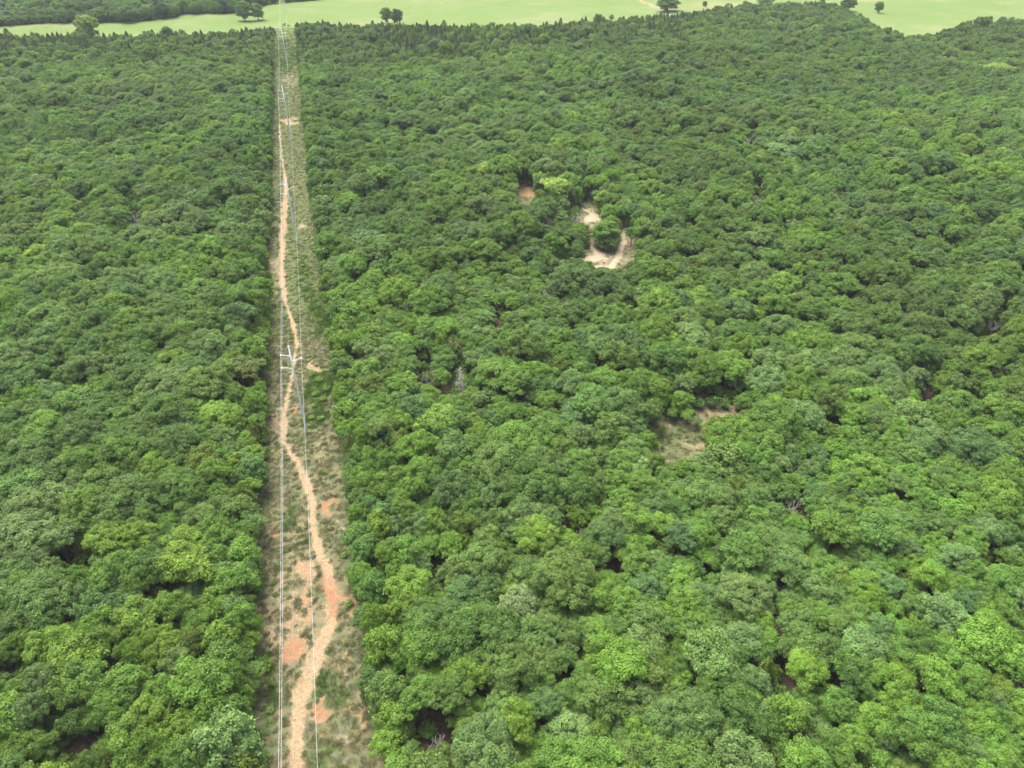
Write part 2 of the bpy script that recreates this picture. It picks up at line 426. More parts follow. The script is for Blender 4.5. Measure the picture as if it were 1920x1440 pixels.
# trees that stand out in the photograph: crown centre (px, py), half width px, kind, colour, height m, label
SNAG = [ # px, py (middle), height m, spread m, style, label, buried
 (863, 704, 9.5, 2.9, 'cone', "grey leafless cone shaped dead cedar standing in a gap of the middle woods"),
 (800, 697, 8.5, 1.0, 'twin', "thin white upright dead stems left of the grey dead cedar"),
 (818, 1388, 4.2, 1.6, 'open', "white forked snag in a brown gap at the bottom of the photo"),
 (1865, 606, 6.8, 3.4, 'open', "pale wide leafless tree near the right edge of the photo"),
 (1848, 585, 7.5, 2.2, 'open', "pale bare trunk behind the wide leafless tree near the right edge"),
 (1420, 374, 8.5, 2.6, 'open', "white dead tree in the upper right woods"),
 (1078, 408, 7.0, 3.0, 'open', "grey bare tree at the left rim of the sandy opening"),
 (1030, 418, 6.5, 1.4, 'open', "thin white snag among cedars left of the sandy opening"),
 (1035, 548, 8.6, 2.4, 'open', "grey twiggy dead tree below the sandy opening"),
 (255, 410, 9.0, 3.4, 'open', "grey brown twiggy dead treetop in the left woods"),
 (183, 262, 9.0, 3.0, 'open', "small grey dead treetop high in the left woods"),
 (1406, 267, 9.0, 3.2, 'open', "greyish dead treetop high in the right woods"),
 (1826, 292, 9.0, 3.0, 'open', "pale dead treetop high near the right edge"),
 (1484, 958, 7.4, 1.0, 'open', "thin whitish snag low in the right woods"),
 (445, 1366, 7.0, 1.0, 'open', "small white curved snag left of the cut at the bottom"),
 (95, 766, 9.0, 2.2, 'open', "white twiggy snag poking out near the left edge"),
 (1098, 1010, 7.4, 1.1, 'open', "thin grey snag in the lower centre woods"),
 (1910, 1278, 7.2, 1.8, 'open', "grey fallen looking branches at the lower right edge"),
 (228, 1120, 8.6, 1.4, 'open', "tiny pale snag in the lower left woods"),
 (950, 856, 10.5, 2.0, 'open', "pale bare limbs showing through the very wide bright oak"),
]
SNAG_AT = []
for (px, py, H, sp, st, lab) in SNAG:
    H = max(H, 9.2) if st == 'open' and H > 7.4 else H
    x, y = unproject(px, py, H * .74); SNAG_AT.append((x, y, H))
    GRID.setdefault((int(x // cell), int(y // cell)), []).append((x, y, 1.5))
NOTED = [
 (1040, 350, 31, 'wispy', 'willow', 11.5, "light yellow green willow on the right bank of the brown pond"),
 (1012, 338, 14, 'wispy', 'willow', 10, "slim light yellow green tree behind the willow at the pond"),
 (912, 320, 22, 'wispy', 'willow', 12, "yellow topped tree left of and behind the brown pond"),
 (930, 372, 26, 'full', 'bright', 9, "bright round tree leaning over the left bank of the brown pond"),
 (963, 352, 11, 'wispy', 'willow', 7, "straw coloured wispy tree at the pond's left rim"),
 (1088, 350, 15, 'cedar', 'blue', 8, "bluish conical cedar right of the willow by the pond"),
 (1135, 432, 26, 'full', 'mid', 10, "tall mid green oak standing alone inside the sandy opening"),
 (1136, 458, 20, 'shrub', 'olive', 3.6, "low olive thicket under the lone oak in the sandy opening"),
 (1076, 476, 12, 'round', 'olive', 4.6, "small dark cedar at the lower left rim of the sandy opening"),
 (1010, 462, 28, 'round', 'brown', 6.5, "brownish cedar left of the sandy opening, larger of two"),
 (1038, 436, 18, 'round', 'brown', 6, "brownish cedar upper left of the sandy opening"),
 (1185, 440, 14, 'oak', 'deep', 7, "deep green tree hugging the right rim of the sandy opening"),
 (1345, 800, 28, 'round', 'olive', 7.0, "dense olive cedar in the grassy opening right of centre"),
 (1336, 822, 18, 'shrub', 'deep', 3.4, "deep green bush leaning against the olive cedar in the opening"),
 (1290, 778, 14, 'wispy', 'bright', 4.2, "thin bright sapling in the middle of the grassy opening"),
 (1262, 774, 12, 'wispy', 'mid', 3.8, "thin green sapling left of centre in the grassy opening"),
 (1308, 790, 12, 'wispy', 'pale', 3.6, "pale low sapling beside the olive cedar in the grassy opening"),
 (1312, 754, 13, 'shrub', 'mid', 3.2, "leftmost of the bushes lining the grassy opening's far side"),
 (1336, 751, 14, 'shrub', 'deep', 3.6, "second bush from the left along the grassy opening's far side"),
 (1360, 753, 13, 'shrub', 'mid', 3.4, "third bush from the left along the grassy opening's far side"),
 (1384, 757, 12, 'shrub', 'dull', 3.2, "rightmost of the bushes lining the grassy opening's far side"),
 (1243, 805, 9, 'shrub', 'mid', 3, "narrow green bush on the left rim of the grassy opening"),
 (1242, 838, 5, 'shrub', 'mid', 1.8, "tiny green bush at the lower left of the grassy opening"),
 (1283, 722, 20, 'wispy', 'pale', 9, "loose pale tree at the upper left of the grassy opening"),
 (1424, 830, 42, 'big', 'mid', 10.5, "broad oak right of the grassy opening and its olive cedar"),
 (937, 705, 46, 'big', 'bright', 11, "wide bright oak right of the grey dead cedar"),
 (1133, 1122, 30, 'oak', 'yellow', 9, "small vivid yellow green oak in the lower middle woods"),
 (312, 728, 52, 'big', 'pale', 11, "wide pale green oak in the left woods, halfway up the photo"),
 (160, 45, 23, 'full', 'yellow', 17, "bright yellow green tree on the far left field edge"),
 (464, 378, 30, 'round', 'olive', 8, "dark olive domed tree at the cut's left edge near the second pole"),
 (462, 695, 34, 'oak', 'brown', 10, "brownish olive tree left of the nearest steel pole"),
 (437, 668, 24, 'oak', 'dull', 9, "dull grey green tree behind the brownish tree left of the nearest pole"),
 (415, 785, 40, 'oak', 'bright', 9.5, "vivid green tree left of the cut, level with the nearest pole's foot"),
 (470, 810, 20, 'round', 'brown', 6, "brown tinged cedar at the cut's left edge level with the nearest pole's foot"),
 (480, 650, 22, 'oak', 'yellow', 7, "small yellow green oak at the cut's left edge beside the nearest pole's top"),
 (852, 655, 26, 'round', 'brown', 8, "brown green cedar behind the grey dead cedar"),
 (800, 535, 16, 'wispy', 'silver', 8, "silvery leafed tree in the middle woods"),
 (1000, 1010, 44, 'oak', 'bright', 10, "fresh green oak in the lower centre of the woods"),
 (820, 790, 42, 'oak', 'bright', 10, "bright oak right of the cut, just below the twin white snags"),
 (965, 840, 60, 'big', 'bright', 11, "very wide bright oak below the grey dead cedar"),
 (1395, 1120, 50, 'big', 'pale', 10, "pale oak low in the right half of the woods"),
 (1060, 1090, 60, 'big', 'dull', 11.5, "huge dull green oak left of the small vivid yellow one"),
 (455, 15, 15, 'full', 'deep', 15, "dark tree left in the pair standing in the far field"),
 (481, 17, 13, 'full', 'dull', 13, "duller tree right in the pair standing in the far field"),
 (724, 24, 11, 'full', 'mid', 12, "green tree left in the pair on the far edge of the woods"),
 (744, 27, 11, 'full', 'cedar', 12, "dark cedar right in the pair on the far edge of the woods"),
 (1650, 10, 8, 'full', 'mid', 9, "small lone tree in the far right field"),
 (1592, 3, 14, 'full', 'dull', 12, "low spreading tree at the photo's top edge in the right field"),
 (1253, 3, 22, 'full', 'deep', 12, "dark thicket tree beside the pale road at the top edge"),
 (1435, 2, 17, 'full', 'deep', 12, "dark tree at the top edge left of the right field"),
 (1322, 6, 5, 'full', 'mid', 5, "small bush like tree on the bare patch at the top edge"),
 (1365, 10, 6, 'wispy', 'bright', 6, "light small tree right on the bare patch at the top edge"),
 (498, 1243, 15, 'shrub', 'yellow', 2.2, "low bright bush in the cut's lower left corner"),
 (506, 1278, 9, 'shrub', 'bright', 1.4, "small bush just below the low bright bush in the cut"),
 (458, 1300, 20, 'full', 'bright', 6, "small bright tree leaning into the cut's lower left"),
 (1690, 520, 20, 'oak', 'yellow', 9, "bright yellowish oak in the right woods"),
 (1465, 285, 30, 'oak', 'pale', 9, "pale rounded oak high in the right woods"),
 (1870, 130, 28, 'oak', 'yellow', 10, "bright wide oak near the upper right corner"),
 (690, 455, 38, 'oak', 'blue', 10.5, "bluish feathery oak at the cut's right side near the second pole"),
 (640, 500, 32, 'oak', 'blue', 9.5, "blue grey oak at the cut's right edge below the second pole"),
 (1805, 748, 26, 'round', 'olive', 6, "olive cedar at the bare gap on the right side"),
 (870, 985, 26, 'oak', 'olive', 9, "olive toned oak in the lower centre woods"),
 (960, 1000, 26, 'oak', 'pale', 9, "paler oak left of the fresh green oak low in the centre"),
 (262, 1012, 34, 'oak', 'yellow', 10, "lime coloured oak top in the lower left woods"),
 (300, 1222, 46, 'big', 'yellow', 10, "big lime coloured oak near the photo's lower left"),
 (92, 1220, 42, 'oak', 'yellow', 10, "yellowish flat topped oak near the left edge, low in the photo"),
 (442, 1095, 40, 'oak', 'bright', 10, "bright oak overhanging the cut's left edge, low in the photo"),
 (375, 1145, 24, 'oak', 'olive', 8, "olive tinged oak between brighter oaks in the lower left woods"),
 (386, 1387, 34, 'oak', 'bright', 9, "bright oak left of the cut at the photo's bottom"),
 (25, 1415, 36, 'oak', 'bright', 9, "bright oak filling the photo's bottom left corner"),
 (1632, 1130, 26, 'oak', 'yellow', 9, "narrow lime coloured oak low in the right woods"),
 (1742, 1090, 26, 'oak', 'yellow', 9, "lime coloured oak upper right of the narrow lime one"),
 (1767, 1158, 40, 'oak', 'pale', 10, "pale domed oak below the lime pair in the right woods"),
 (1662, 1297, 56, 'big', 'bright', 10, "wide bright oak in the lower right woods"),
 (1831, 1207, 48, 'oak', 'bright', 10.5, "bright broad oak near the right edge, low in the photo"),
 (1508, 1262, 38, 'oak', 'yellow', 9, "yellowish oak right of the brown gap low on the right"),
 (1632, 1352, 34, 'oak', 'yellow', 9, "lime oak close under the wide bright oak, lower right"),
 (880, 1268, 36, 'oak', 'yellow', 9.5, "lime coloured oak in the lower middle woods"),
 (975, 1358, 38, 'oak', 'bright', 10, "bright oak near the middle of the bottom edge"),
 (767, 1240, 30, 'oak', 'bright', 9, "bright oak left of the lime one in the lower middle woods"),
 (970, 1135, 36, 'oak', 'silver', 10, "straw tinged pale oak left of the huge dull green oak"),
 (1200, 1380, 36, 'oak', 'bright', 9, "bright oak at the bottom edge right of centre"),
 (1200, 1222, 40, 'oak', 'pale', 10, "pale oak below the small vivid yellow green one"),
 (793, 1306, 38, 'oak', 'mid', 9, "mid green flat oak upper left of the white snag"),
 (1560, 1000, 40, 'oak', 'bright', 10, "bright oak high in the lower right woods"),
 (1850, 1000, 34, 'oak', 'pale', 9.5, "pale oak near the right edge, two thirds down"),
 (1880, 880, 30, 'oak', 'bright', 9.5, "bright oak at the right edge below the pale snag"),
 (1620, 880, 34, 'oak', 'yellow', 9, "yellowish oak right of the broad oak beside the grassy opening"),
 (100, 900, 40, 'oak', 'dull', 10, "dull oak near the left edge below the left edge snag"),
 (230, 1150, 40, 'oak', 'blue', 10, "bluish oak in the lower left woods"),
]
for (px, py, hw, kind, col, h, label) in NOTED:
    x, y = unproject(px, py, h * .66)
    dep = project(x, y, float(ground_z(x, y)) + h * .66)[2]
    r = hw * dep / FPX
    put(x, y, kind, col, r, h, note=label)

def pick_col(x, y):
    v = float(vnoise(x, y, 26.0)); u = rnd.random()
    if u < .035: return 'yellow'
    if u < .13: return 'pale'
    if u < .17: return 'olive'
    if u < .25: return 'blue'
    if u < .36: return 'deep'
    u2 = rnd.random() * .45 + v * .55
    return 'dull' if u2 < .40 else ('mid' if u2 < .58 else 'bright')

def try_tree(x, y, layer):
    px, py, dep = project(x, y, float(ground_z(x, y)))
    if px < -260 or px > 2180 or py < -42 or py > 1760: return
    if not in_wood(x, y): return
    s, t = line_st(x, y)
    big = float(fbm(x, y, 60.0))
    far = sstep(430, 560, y)
    farwood = py < float(np.interp(px, BX, BY)) and px < 620
    far = sstep(430, 560, y)
    if layer == -1:
        st_ = float(fbm(x + 70, y - 20, 75.0))
        if st_ < (.42 if x < 30 else .56) or abs(t) < 22: return
        if py - float(np.interp(px, BX, BY)) < (75 if px < 1300 else 12) or blocked(px, py, 22, 22, False): return
        r = rnd.uniform(4.7, 6.7) * (.9 if x > 60 else 1); h = 7.6 + .62 * r + rnd.uniform(-.6, 1.2) + 4.0 * (float(fbm(x * .9 + y * .45 + 400, y * 1.3 - x * .25, 34.0)) - .5)
        kind = 'big'; col = pick_col(x, y); k = .60
        if col == 'olive': col = 'dull'
    elif layer == 0:
        r = rnd.uniform(2.4, 4.1) * (.80 + .40 * big)
        if x > 60: r *= .86
        if rnd.random() < .12: r *= 1.32
        elif rnd.random() < .15: r *= .78
        kind = 'oak'; h = 2.9 + 1.85 * r + rnd.uniform(-.6, .8) + 2.2 * (big - .5) + 5.5 * (float(fbm(x * .9 + y * .45 + 400, y * 1.3 - x * .25, 34.0)) - .5)
        u = rnd.random(); col = pick_col(x, y)
        edge = py - float(np.interp(px, BX, BY))
        pc = .035 + .85 * float(far) * (.4 + big) * (1 if px < 1300 else .35) + (.08 if 0 < edge < 14 and px < 1250 else 0)
        if farwood: pc = .05; r *= 1.25; h *= 1.15; col = rnd.choice(['blue', 'deep', 'dull', 'cedar', 'mid'])
        if u < pc:
            kind = 'cedar' if rnd.random() < .3 + .65 * float(far) else 'round'
            col = rnd.choice(['brown', 'olive', 'cedar', 'cedar']) if far > .3 else rnd.choice(['olive', 'brown', 'olive'])
            r *= .62 if kind == 'cedar' else .72; r *= rnd.uniform(.85, 1.25); h = r * (2.6 if kind == 'cedar' else 2.0) + rnd.uniform(1, 2.6)
        elif u < pc + .05: kind = 'wispy'; r *= .8
        elif far > .5 and rnd.random() < .45: r *= .72; h *= .8; col = rnd.choice(['bright', 'mid', 'pale', col])
        zz = float(ground_z(x, y)); ox, oy, od = project(x, y, zz + h * .6)
        near_open = blocked(ox, oy, r * FPX / od + 12, r * FPX / od + 12, False)
        if near_open and rnd.random() < .5 and col in ('mid', 'dull', 'deep', 'blue'): col = 'bright'
        if kind == 'oak' and (near_open or abs(t) < 15.5 or farwood or 0 < edge < 9): kind = 'full'; r *= .92
        k = .53
    elif layer == 1:
        r = rnd.uniform(2.0, 2.8); h = rnd.uniform(5.0, 7.4); kind = 'oak'
        col = rnd.choice(['bright', 'mid', 'dull', 'deep', 'bright', 'pale']); k = .43
        if rnd.random() < .12: kind = 'round'; col = 'olive'; h *= .8
    else:
        r = rnd.uniform(1.3, 2.1); h = rnd.uniform(2.2, 4.2); kind = 'shrub' if rnd.random() < .85 else 'round'
        col = rnd.choice(['deep', 'dull', 'olive', 'mid', 'bright']); k = .36
    if not farwood and abs(t) < (7.7 if t < 0 else 6.9) + (-.8 if t > 0 and y > 190 else 0) + r * (.80 if t < 0 else .66) + 1.2 * float(vnoise(x, y, 9.0)): return
    if not fits(x, y, r, k): return
    z = float(ground_z(x, y))
    cx, cy, cdp = project(x, y, z + h * .68)
    if blocked(cx, cy, r * FPX / cdp * .86, r * .72 * FPX / cdp, layer < 2): return
    bx, by, bdp = project(x, y, z)
    if blocked(bx, by, r * .5 * FPX / bdp, r * .3 * FPX / bdp, layer < 2): return
    put(x, y, kind, col, r, h, stuff=(layer > 0))

for layer, dens in ((-1, .03), (0, .24), (1, .18), (2, .16)):
    y = 28.0
    while y < 1500:
        dy = 4.0
        half = (y * CP + 100 * SP) * .92 + 10
        m = int(2 * half * dy * dens * (1 if y < 620 else .8))
        for _ in range(m):
            try_tree(rnd.uniform(-half, half), y + rnd.uniform(0, dy), layer)
        y += dy

for p in PLACED:
    p['z'] = float(ground_z(p['x'], p['y'])) - .05
    p['px'], p['py'], p['dep'] = project(p['x'], p['y'], p['z'] + p['h'] * .68)
    p['rp'] = p['r'] * FPX / p['dep']
inview = [p for p in PLACED if -p['rp'] * .3 < p['px'] < 1920 + p['rp'] * .3 and -p['rp'] * .3 < p['py'] < 1440 + p['rp'] * .3]

FAM = dict(big='oak', full='oak', oak='oak', wispy='oak', cedar='cedar', round='cedar', shrub='shrub')
solo = []
for fam, cap in (('oak', 300), ('cedar', 120)):
    m = [p for p in inview if FAM[p['kind']] == fam and not p['stuff'] and not p['note']]
    nn = len([p for p in PLACED if FAM[p['kind']] == fam and p['note']])
    m.sort(key=lambda p: -p['rp'])
    solo += m[:cap - nn]
for p in PLACED:
    p['solo'] = bool(p['note'])
for p in solo: p['solo'] = True

# ------------------------------------------------------------------ labels for the many near trees
ANCH = [(575, 810, "the nearest pole's foot"), (541, 650, "the nearest pole's top"), (1143, 482, "the sandy opening"), (988, 371, "the brown pond"),
 (1300, 810, "the grassy opening"), (863, 705, "the grey dead cedar"), (818, 1390, "the white forked snag"), (1133, 1122, "the small vivid yellow oak"),
 (1865, 605, "the wide pale snag"), (555, 459, "the second pole's foot"), (545, 260, "the third pole's foot"), (530, 48, "the far field gateway"), (1042, 352, "the pond willow"),
 (937, 705, "the bright oak by the dead cedar"), (312, 728, "the wide pale oak at left"), (415, 785, "the vivid oak left of the pole"), (965, 840, "the very wide bright oak"),
 (1000, 1010, "the fresh green central oak"), (262, 1012, "the lime oak top at lower left"), (300, 1222, "the big lime oak at lower left"), (92, 1220, "the yellowish flat oak at left"),
 (442, 1095, "the bright oak overhanging the cut"), (386, 1387, "the bright bottom oak left of the cut"), (25, 1415, "the bottom left corner"), (1632, 1130, "the narrow lime oak"),
 (1767, 1158, "the pale domed oak"), (1662, 1297, "the wide bright oak at lower right"), (1508, 1262, "the yellowish oak by the gap"), (1895, 1420, "the bottom right corner"),
 (880, 1268, "the lime oak at lower middle"), (1200, 1380, "the bright oak at bottom centre"), (1395, 1120, "the pale oak low at right"), (1405, 815, "the broad oak beside the opening"),
 (1560, 1000, "the bright oak above the lime pair"), (1738, 738, "the narrow brown gap at right"), (1880, 880, "the bright right edge oak"), (1690, 520, "the yellowish oak in the right woods"),
 (1465, 285, "the pale oak high at right"), (183, 262, "the small snag high at left"), (255, 410, "the twiggy snag at left"), (100, 900, "the dull oak by the left edge"),
 (1420, 374, "the white upper snag"), (640, 500, "the blue grey cutside oak"), (160, 45, "the bright tree at the left field"), (744, 27, "the dark far edge cedar"),
 (820, 790, "the bright oak below the twin snags"), (230, 1150, "the bluish oak at lower left"), (1640, 60, "the right field's lower corner"), (1180, 60, "the pale field road")]
DIR8 = ["above", "up and right of", "right of", "down and right of", "below", "down and left of", "left of", "up and left of"]
DIST = ["touching, ", "one crown ", "two crowns ", "three crowns ", "four crowns ", "five crowns ", "six crowns ", "seven crowns ", "eight crowns ", "nine crowns ", "ten crowns "]
NOUN = {'big': 'oak', 'full': 'oak', 'oak': 'oak', 'wispy': 'loose tree', 'cedar': 'conical cedar', 'round': 'round cedar', 'shrub': 'bush'}
def sig(p, a):
    dx, dy = p['px'] - a[0], p['py'] - a[1]; d = math.hypot(dx, dy) / (2 * p['rp'] * .9)
    if d > 10.4 or d < .3: return None
    k = int(round(math.degrees(math.atan2(dx, -dy)) / 45.0)) % 8
    size = "huge" if p['r'] > 5.2 else "broad" if p['r'] > 4.1 else ("small" if p['r'] < 2.9 else "middling")
    if math.hypot(dx, dy) > 620: return None
    return f"{size} {WORD[p['col']]} {NOUN[p['kind']]} {DIST[int(round(d))]}{DIR8[k]} {a[2]}"
def label_all(ps):
    from collections import Counter
    cnt = [Counter(sig(p, a) for p in ps) for a in ANCH]
    left = 0; used = set()
    for p in ps:
        order = sorted(range(len(ANCH)), key=lambda i: math.hypot(ANCH[i][0] - p['px'], ANCH[i][1] - p['py']))
        best = None
        for i in order:
            g_ = sig(p, ANCH[i])
            if g_ is None: continue
            if best is None: best = g_
            if cnt[i][g_] == 1 and len(g_.split()) <= 16: best = g_; break
        else: left += 1
        if best is None or len(best.split()) > 16 or best in used:
            for i in order[:6]:
                best = f"{'smaller' if p['r'] < 2.6 else 'fuller'} {WORD[p['col']]} {NOUN[p['kind']]} in the woods near {ANCH[i][2]}"
                if best not in used and len(best.split()) <= 16: break
        used.add(best)
        p['label'] = best
    print("labels not single", left)
label_all([p for p in PLACED if p['solo'] and not p['note']])

# ------------------------------------------------------------------ build the individual trees
NAMES = dict(big='oak_tree', full='oak_tree', oak='oak_tree', wispy='broadleaf_tree', cedar='cedar_tree', round='cedar_tree', shrub='bush')
CATS = dict(big='oak tree', full='oak tree', oak='oak tree', wispy='tree', cedar='cedar tree', round='cedar tree', shrub='bush')
GRP = dict(big='oaks of the woodland nearest the camera', full='oaks of the woodland nearest the camera', oak='oaks of the woodland nearest the camera', wispy='loose leafed trees in the woodland', cedar='cedars among the oaks', round='cedars among the oaks', shrub='bushes in the clearings')
for p in PLACED:
    if not p['solo']: continue
    cm, tm, PR, PH = PROTOS[p['proto']]
    e = bpy.data.objects.new(NAMES[p['kind']], None); C.objects.link(e)
    e.empty_display_size = .5
    e.location = (p['x'], p['y'], p['z']); e.rotation_euler = (0, 0, p['rot']); e.scale = p['sc']
    tag(e, p['note'] or p['label'], CATS[p['kind']], GRP[p['kind']])
    c_ = link('crown', cm, e); c_["tint"] = [float(v) for v in p['tint']]
    link('stems' if p['kind'] == 'shrub' else 'trunk', tm, e)

# ------------------------------------------------------------------ the rest of the wood: one object per kind, too many to count
def joined_proto(i):
    cm, tm, _, _ = PROTOS[i]
    a = bpy.data.meshes.new("tree"); n1 = len(cm.vertices); n2 = len(tm.vertices)
    V1 = np.empty(n1 * 3, np.float32); cm.vertices.foreach_get("co", V1); V2 = np.empty(n2 * 3, np.float32); tm.vertices.foreach_get("co", V2)
    F1 = np.empty(len(cm.loops), np.int32); cm.loops.foreach_get("vertex_index", F1); F2 = np.empty(len(tm.loops), np.int32); tm.loops.foreach_get("vertex_index", F2)
    f1, f2 = len(cm.polygons), len(tm.polygons)
    A1 = np.empty(f1, np.float32); cm.attributes["clump"].data.foreach_get("value", A1)
    B1 = np.empty(f1, np.float32); cm.attributes["fresh"].data.foreach_get("value", B1)
    me = mesh_np("tree", np.concatenate([V1.reshape(-1, 3), V2.reshape(-1, 3)]), np.concatenate([F1.reshape(-1, 4), F2.reshape(-1, 4) + n1]),
                 [leaf_m, bark_m], fattr=dict(clump=np.concatenate([A1, np.zeros(f2)]), fresh=np.concatenate([B1, np.zeros(f2)])),
                 midx=np.concatenate([np.zeros(f1), np.ones(f2)]))
    return bpy.data.objects.new("tree_source", me)

def scatter(name, items, label, cat):
    if not items: return
    me = bpy.data.meshes.new(name); me.vertices.add(len(items))
    me.vertices.foreach_set("co", np.array([(p['x'], p['y'], p['z']) for p in items], np.float32).ravel())
    def at(nm, typ, key, vals):
        a = me.attributes.new(nm, typ, 'POINT'); a.data.foreach_set(key, np.asarray(vals).ravel())
    at("proto", 'INT', "value", np.array([p['proto'] for p in items], np.int32))
    at("turn", 'FLOAT_VECTOR', "vector", np.array([(0, 0, p['rot']) for p in items], np.float32))
    at("size", 'FLOAT_VECTOR', "vector", np.array([p['sc'] for p in items], np.float32))
    at("tint", 'FLOAT_COLOR', "color", np.array([(*p['tint'], 1) for p in items], np.float32))
    o = link(name, me); tag(o, label, cat, kind='stuff')
    g = bpy.data.node_groups.new(name, 'GeometryNodeTree')
    g.interface.new_socket("Geometry", in_out='INPUT', socket_type='NodeSocketGeometry')
    g.interface.new_socket("Geometry", in_out='OUTPUT', socket_type='NodeSocketGeometry')
    gi = g.nodes.new('NodeGroupInput'); go = g.nodes.new('NodeGroupOutput'); jn = g.nodes.new('GeometryNodeJoinGeometry')
    def named(nm, typ):
        a = g.nodes.new('GeometryNodeInputNamedAttribute'); a.data_type = typ; a.inputs[0].default_value = nm
        return [s for s in a.outputs if s.enabled][0]
    pr, tn, sz = named("proto", 'INT'), named("turn", 'FLOAT_VECTOR'), named("size", 'FLOAT_VECTOR')
    for i in sorted({p['proto'] for p in items}):
        src = joined_proto(i)
        oi = g.nodes.new('GeometryNodeObjectInfo'); oi.inputs['Object'].default_value = src; oi.transform_space = 'ORIGINAL'
        if 'As Instance' in oi.inputs: oi.inputs['As Instance'].default_value = True
        cmp_ = g.nodes.new('FunctionNodeCompare'); cmp_.data_type = 'INT'; cmp_.operation = 'EQUAL'
        ins = [s for s in cmp_.inputs if s.enabled]
        g.links.new(pr, ins[0]); ins[1].default_value = i
        ip = g.nodes.new('GeometryNodeInstanceOnPoints')
        g.links.new(gi.outputs[0], ip.inputs['Points']); g.links.new(cmp_.outputs[0], ip.inputs['Selection'])
        g.links.new(oi.outputs['Geometry'], ip.inputs['Instance'])
        g.links.new(tn, ip.inputs['Rotation']); g.links.new(sz, ip.inputs['Scale'])
        g.links.new(ip.outputs[0], jn.inputs[0])
    g.links.new(jn.outputs[0], go.inputs[0])
    md = o.modifiers.new("scatter", 'NODES'); md.node_group = g
    return o

rest = [p for p in PLACED if not p['solo']]
scatter("oak_forest", [p for p in rest if FAM[p['kind']] == 'oak'], "closed canopy of countless green oaks covering the land on both sides of the cut", "oak forest")
scatter("cedar_thickets", [p for p in rest if FAM[p['kind']] == 'cedar'], "dark cedars mixed through the woods, thickest along the far field edge", "cedar thickets")
scatter("undergrowth", [p for p in rest if FAM[p['kind']] == 'shrub'], "low green undergrowth between and beneath the woodland trees", "undergrowth")
print("trees", len(PLACED), "in view", len(inview), "solo", len([p for p in PLACED if p['solo']]))

# ------------------------------------------------------------------ ground
def poly_mask(PX, PY, spots, soft=1.0):
    m = np.zeros_like(PX)
    for (cx, cy, rx, ry, a) in spots:
        d = np.hypot((PX - cx) / rx, (PY - cy) / ry)
        m = np.maximum(m, a * (1 - sstep(.45, 1.25, d)))
    return m

TRACK = [(548,1475,27),(552,1440,26),(556,1390,25),(560,1340,26),(566,1310,27),(578,1275,30),(588,1240,30),(596,1215,24),(610,1190,22),(624,1160,22),(627,1130,24),(622,1100,23),(612,1065,20),(604,1045,18),(592,1020,16),
         (588,1000,13),(587,980,12),(587,955,13),(585,935,15),(578,915,15),(570,895,14),(562,878,12),(552,862,11),(543,850,9),(536,830,9),(532,808,11),(532,785,11),(534,765,9),(541,735,7),(547,710,6),(551,690,6),(553,665,6),(556,645,8),(552,618,8),(547,600,7),(541,588,6),
         (536,570,7),(532,555,9),(530,525,11),(528,490,11),(529,450,10),(531,425,11),(533,400,11),(534,380,9),(536,360,8),(535,340,7),(532,320,5),(529,300,4),(527,280,4),(525,255,3),(524,235,3)]
SPOTS_D = [(565,1140,50,150,.34),(512,1160,20,110,.38),(560,1310,40,110,.26),(640,1130,22,90,.26),(576,1070,22,30,.8),(571,1130,12,70,.7),(556,1212,30,32,.85),(515,1095,13,22,.65),(513,1190,13,40,.6),(620,955,13,30,.7),(640,993,12,9,.6),(604,1336,24,22,.75),(596,1352,22,12,.7),(612,1320,8,22,.7),
           (662,1300,7,12,.8),(659,1350,5,26,.7),(648,1228,9,8,.8),(653,1252,6,8,.65),(516,1010,15,6,.9),(640,1125,12,30,.75),(632,1095,14,20,.7),(588,685,20,10,.6),(555,768,11,5,.8),(547,230,22,6,.75),(567,425,13,5,.65),(584,452,10,5,.6),
           (545,1160,28,60,.55),(633,1393,16,12,.6),(498,1280,14,10,.4),(520,800,14,60,.45),(520,500,10,60,.5),(620,905,20,14,.35),(592,842,22,24,.35),(528,650,10,6,.3),(560,1010,20,80,.25),(513,430,7,30,.3),(600,690,26,8,.45),(540,135,20,10,.3),(543,150,20,20,.35)]
SPOTS_O = [(614,1110,20,60,1),(556,1215,24,32,1),(571,1120,10,70,.7),(576,1065,16,24,.6),(604,1336,28,30,1),(662,1320,9,60,1),(516,1010,18,9,1),(620,955,13,30,1),(555,768,14,8,1),(648,1230,12,14,.8),(515,1095,14,30,.8),(567,1290,10,40,.6),
           (550,1420,10,60,.3),(531,430,10,100,.35),(640,1110,14,50,.8),(545,1160,24,60,.5)]
SPOTS_G = [(600,730,26,62,1),(598,590,24,60,.9),(572,520,18,60,.75),(590,790,32,22,.9),(556,300,9,60,.6),(535,560,5,40,.3),(548,975,22,40,.7),(560,520,10,40,.7),(620,1290,34,60,.62),(600,1420,30,50,.6),(500,1330,16,90,.7),(505,1240,14,30,.8),(507,640,14,120,.5),(509,350,10,120,.45),(640,1040,16,12,.5),
           (590,1080,8,40,.6),(551,1100,10,20,.5),(546,85,18,26,.6),(550,120,10,24,.6),(545,200,14,30,.35),(640,1180,22,50,.35),(530,930,12,40,.3),(532,1160,6,30,.5),(535,110,30,50,.8),(552,170,12,40,.6),(545,300,18,60,.45),(600,880,60,60,.3),(560,1400,120,120,.35)]

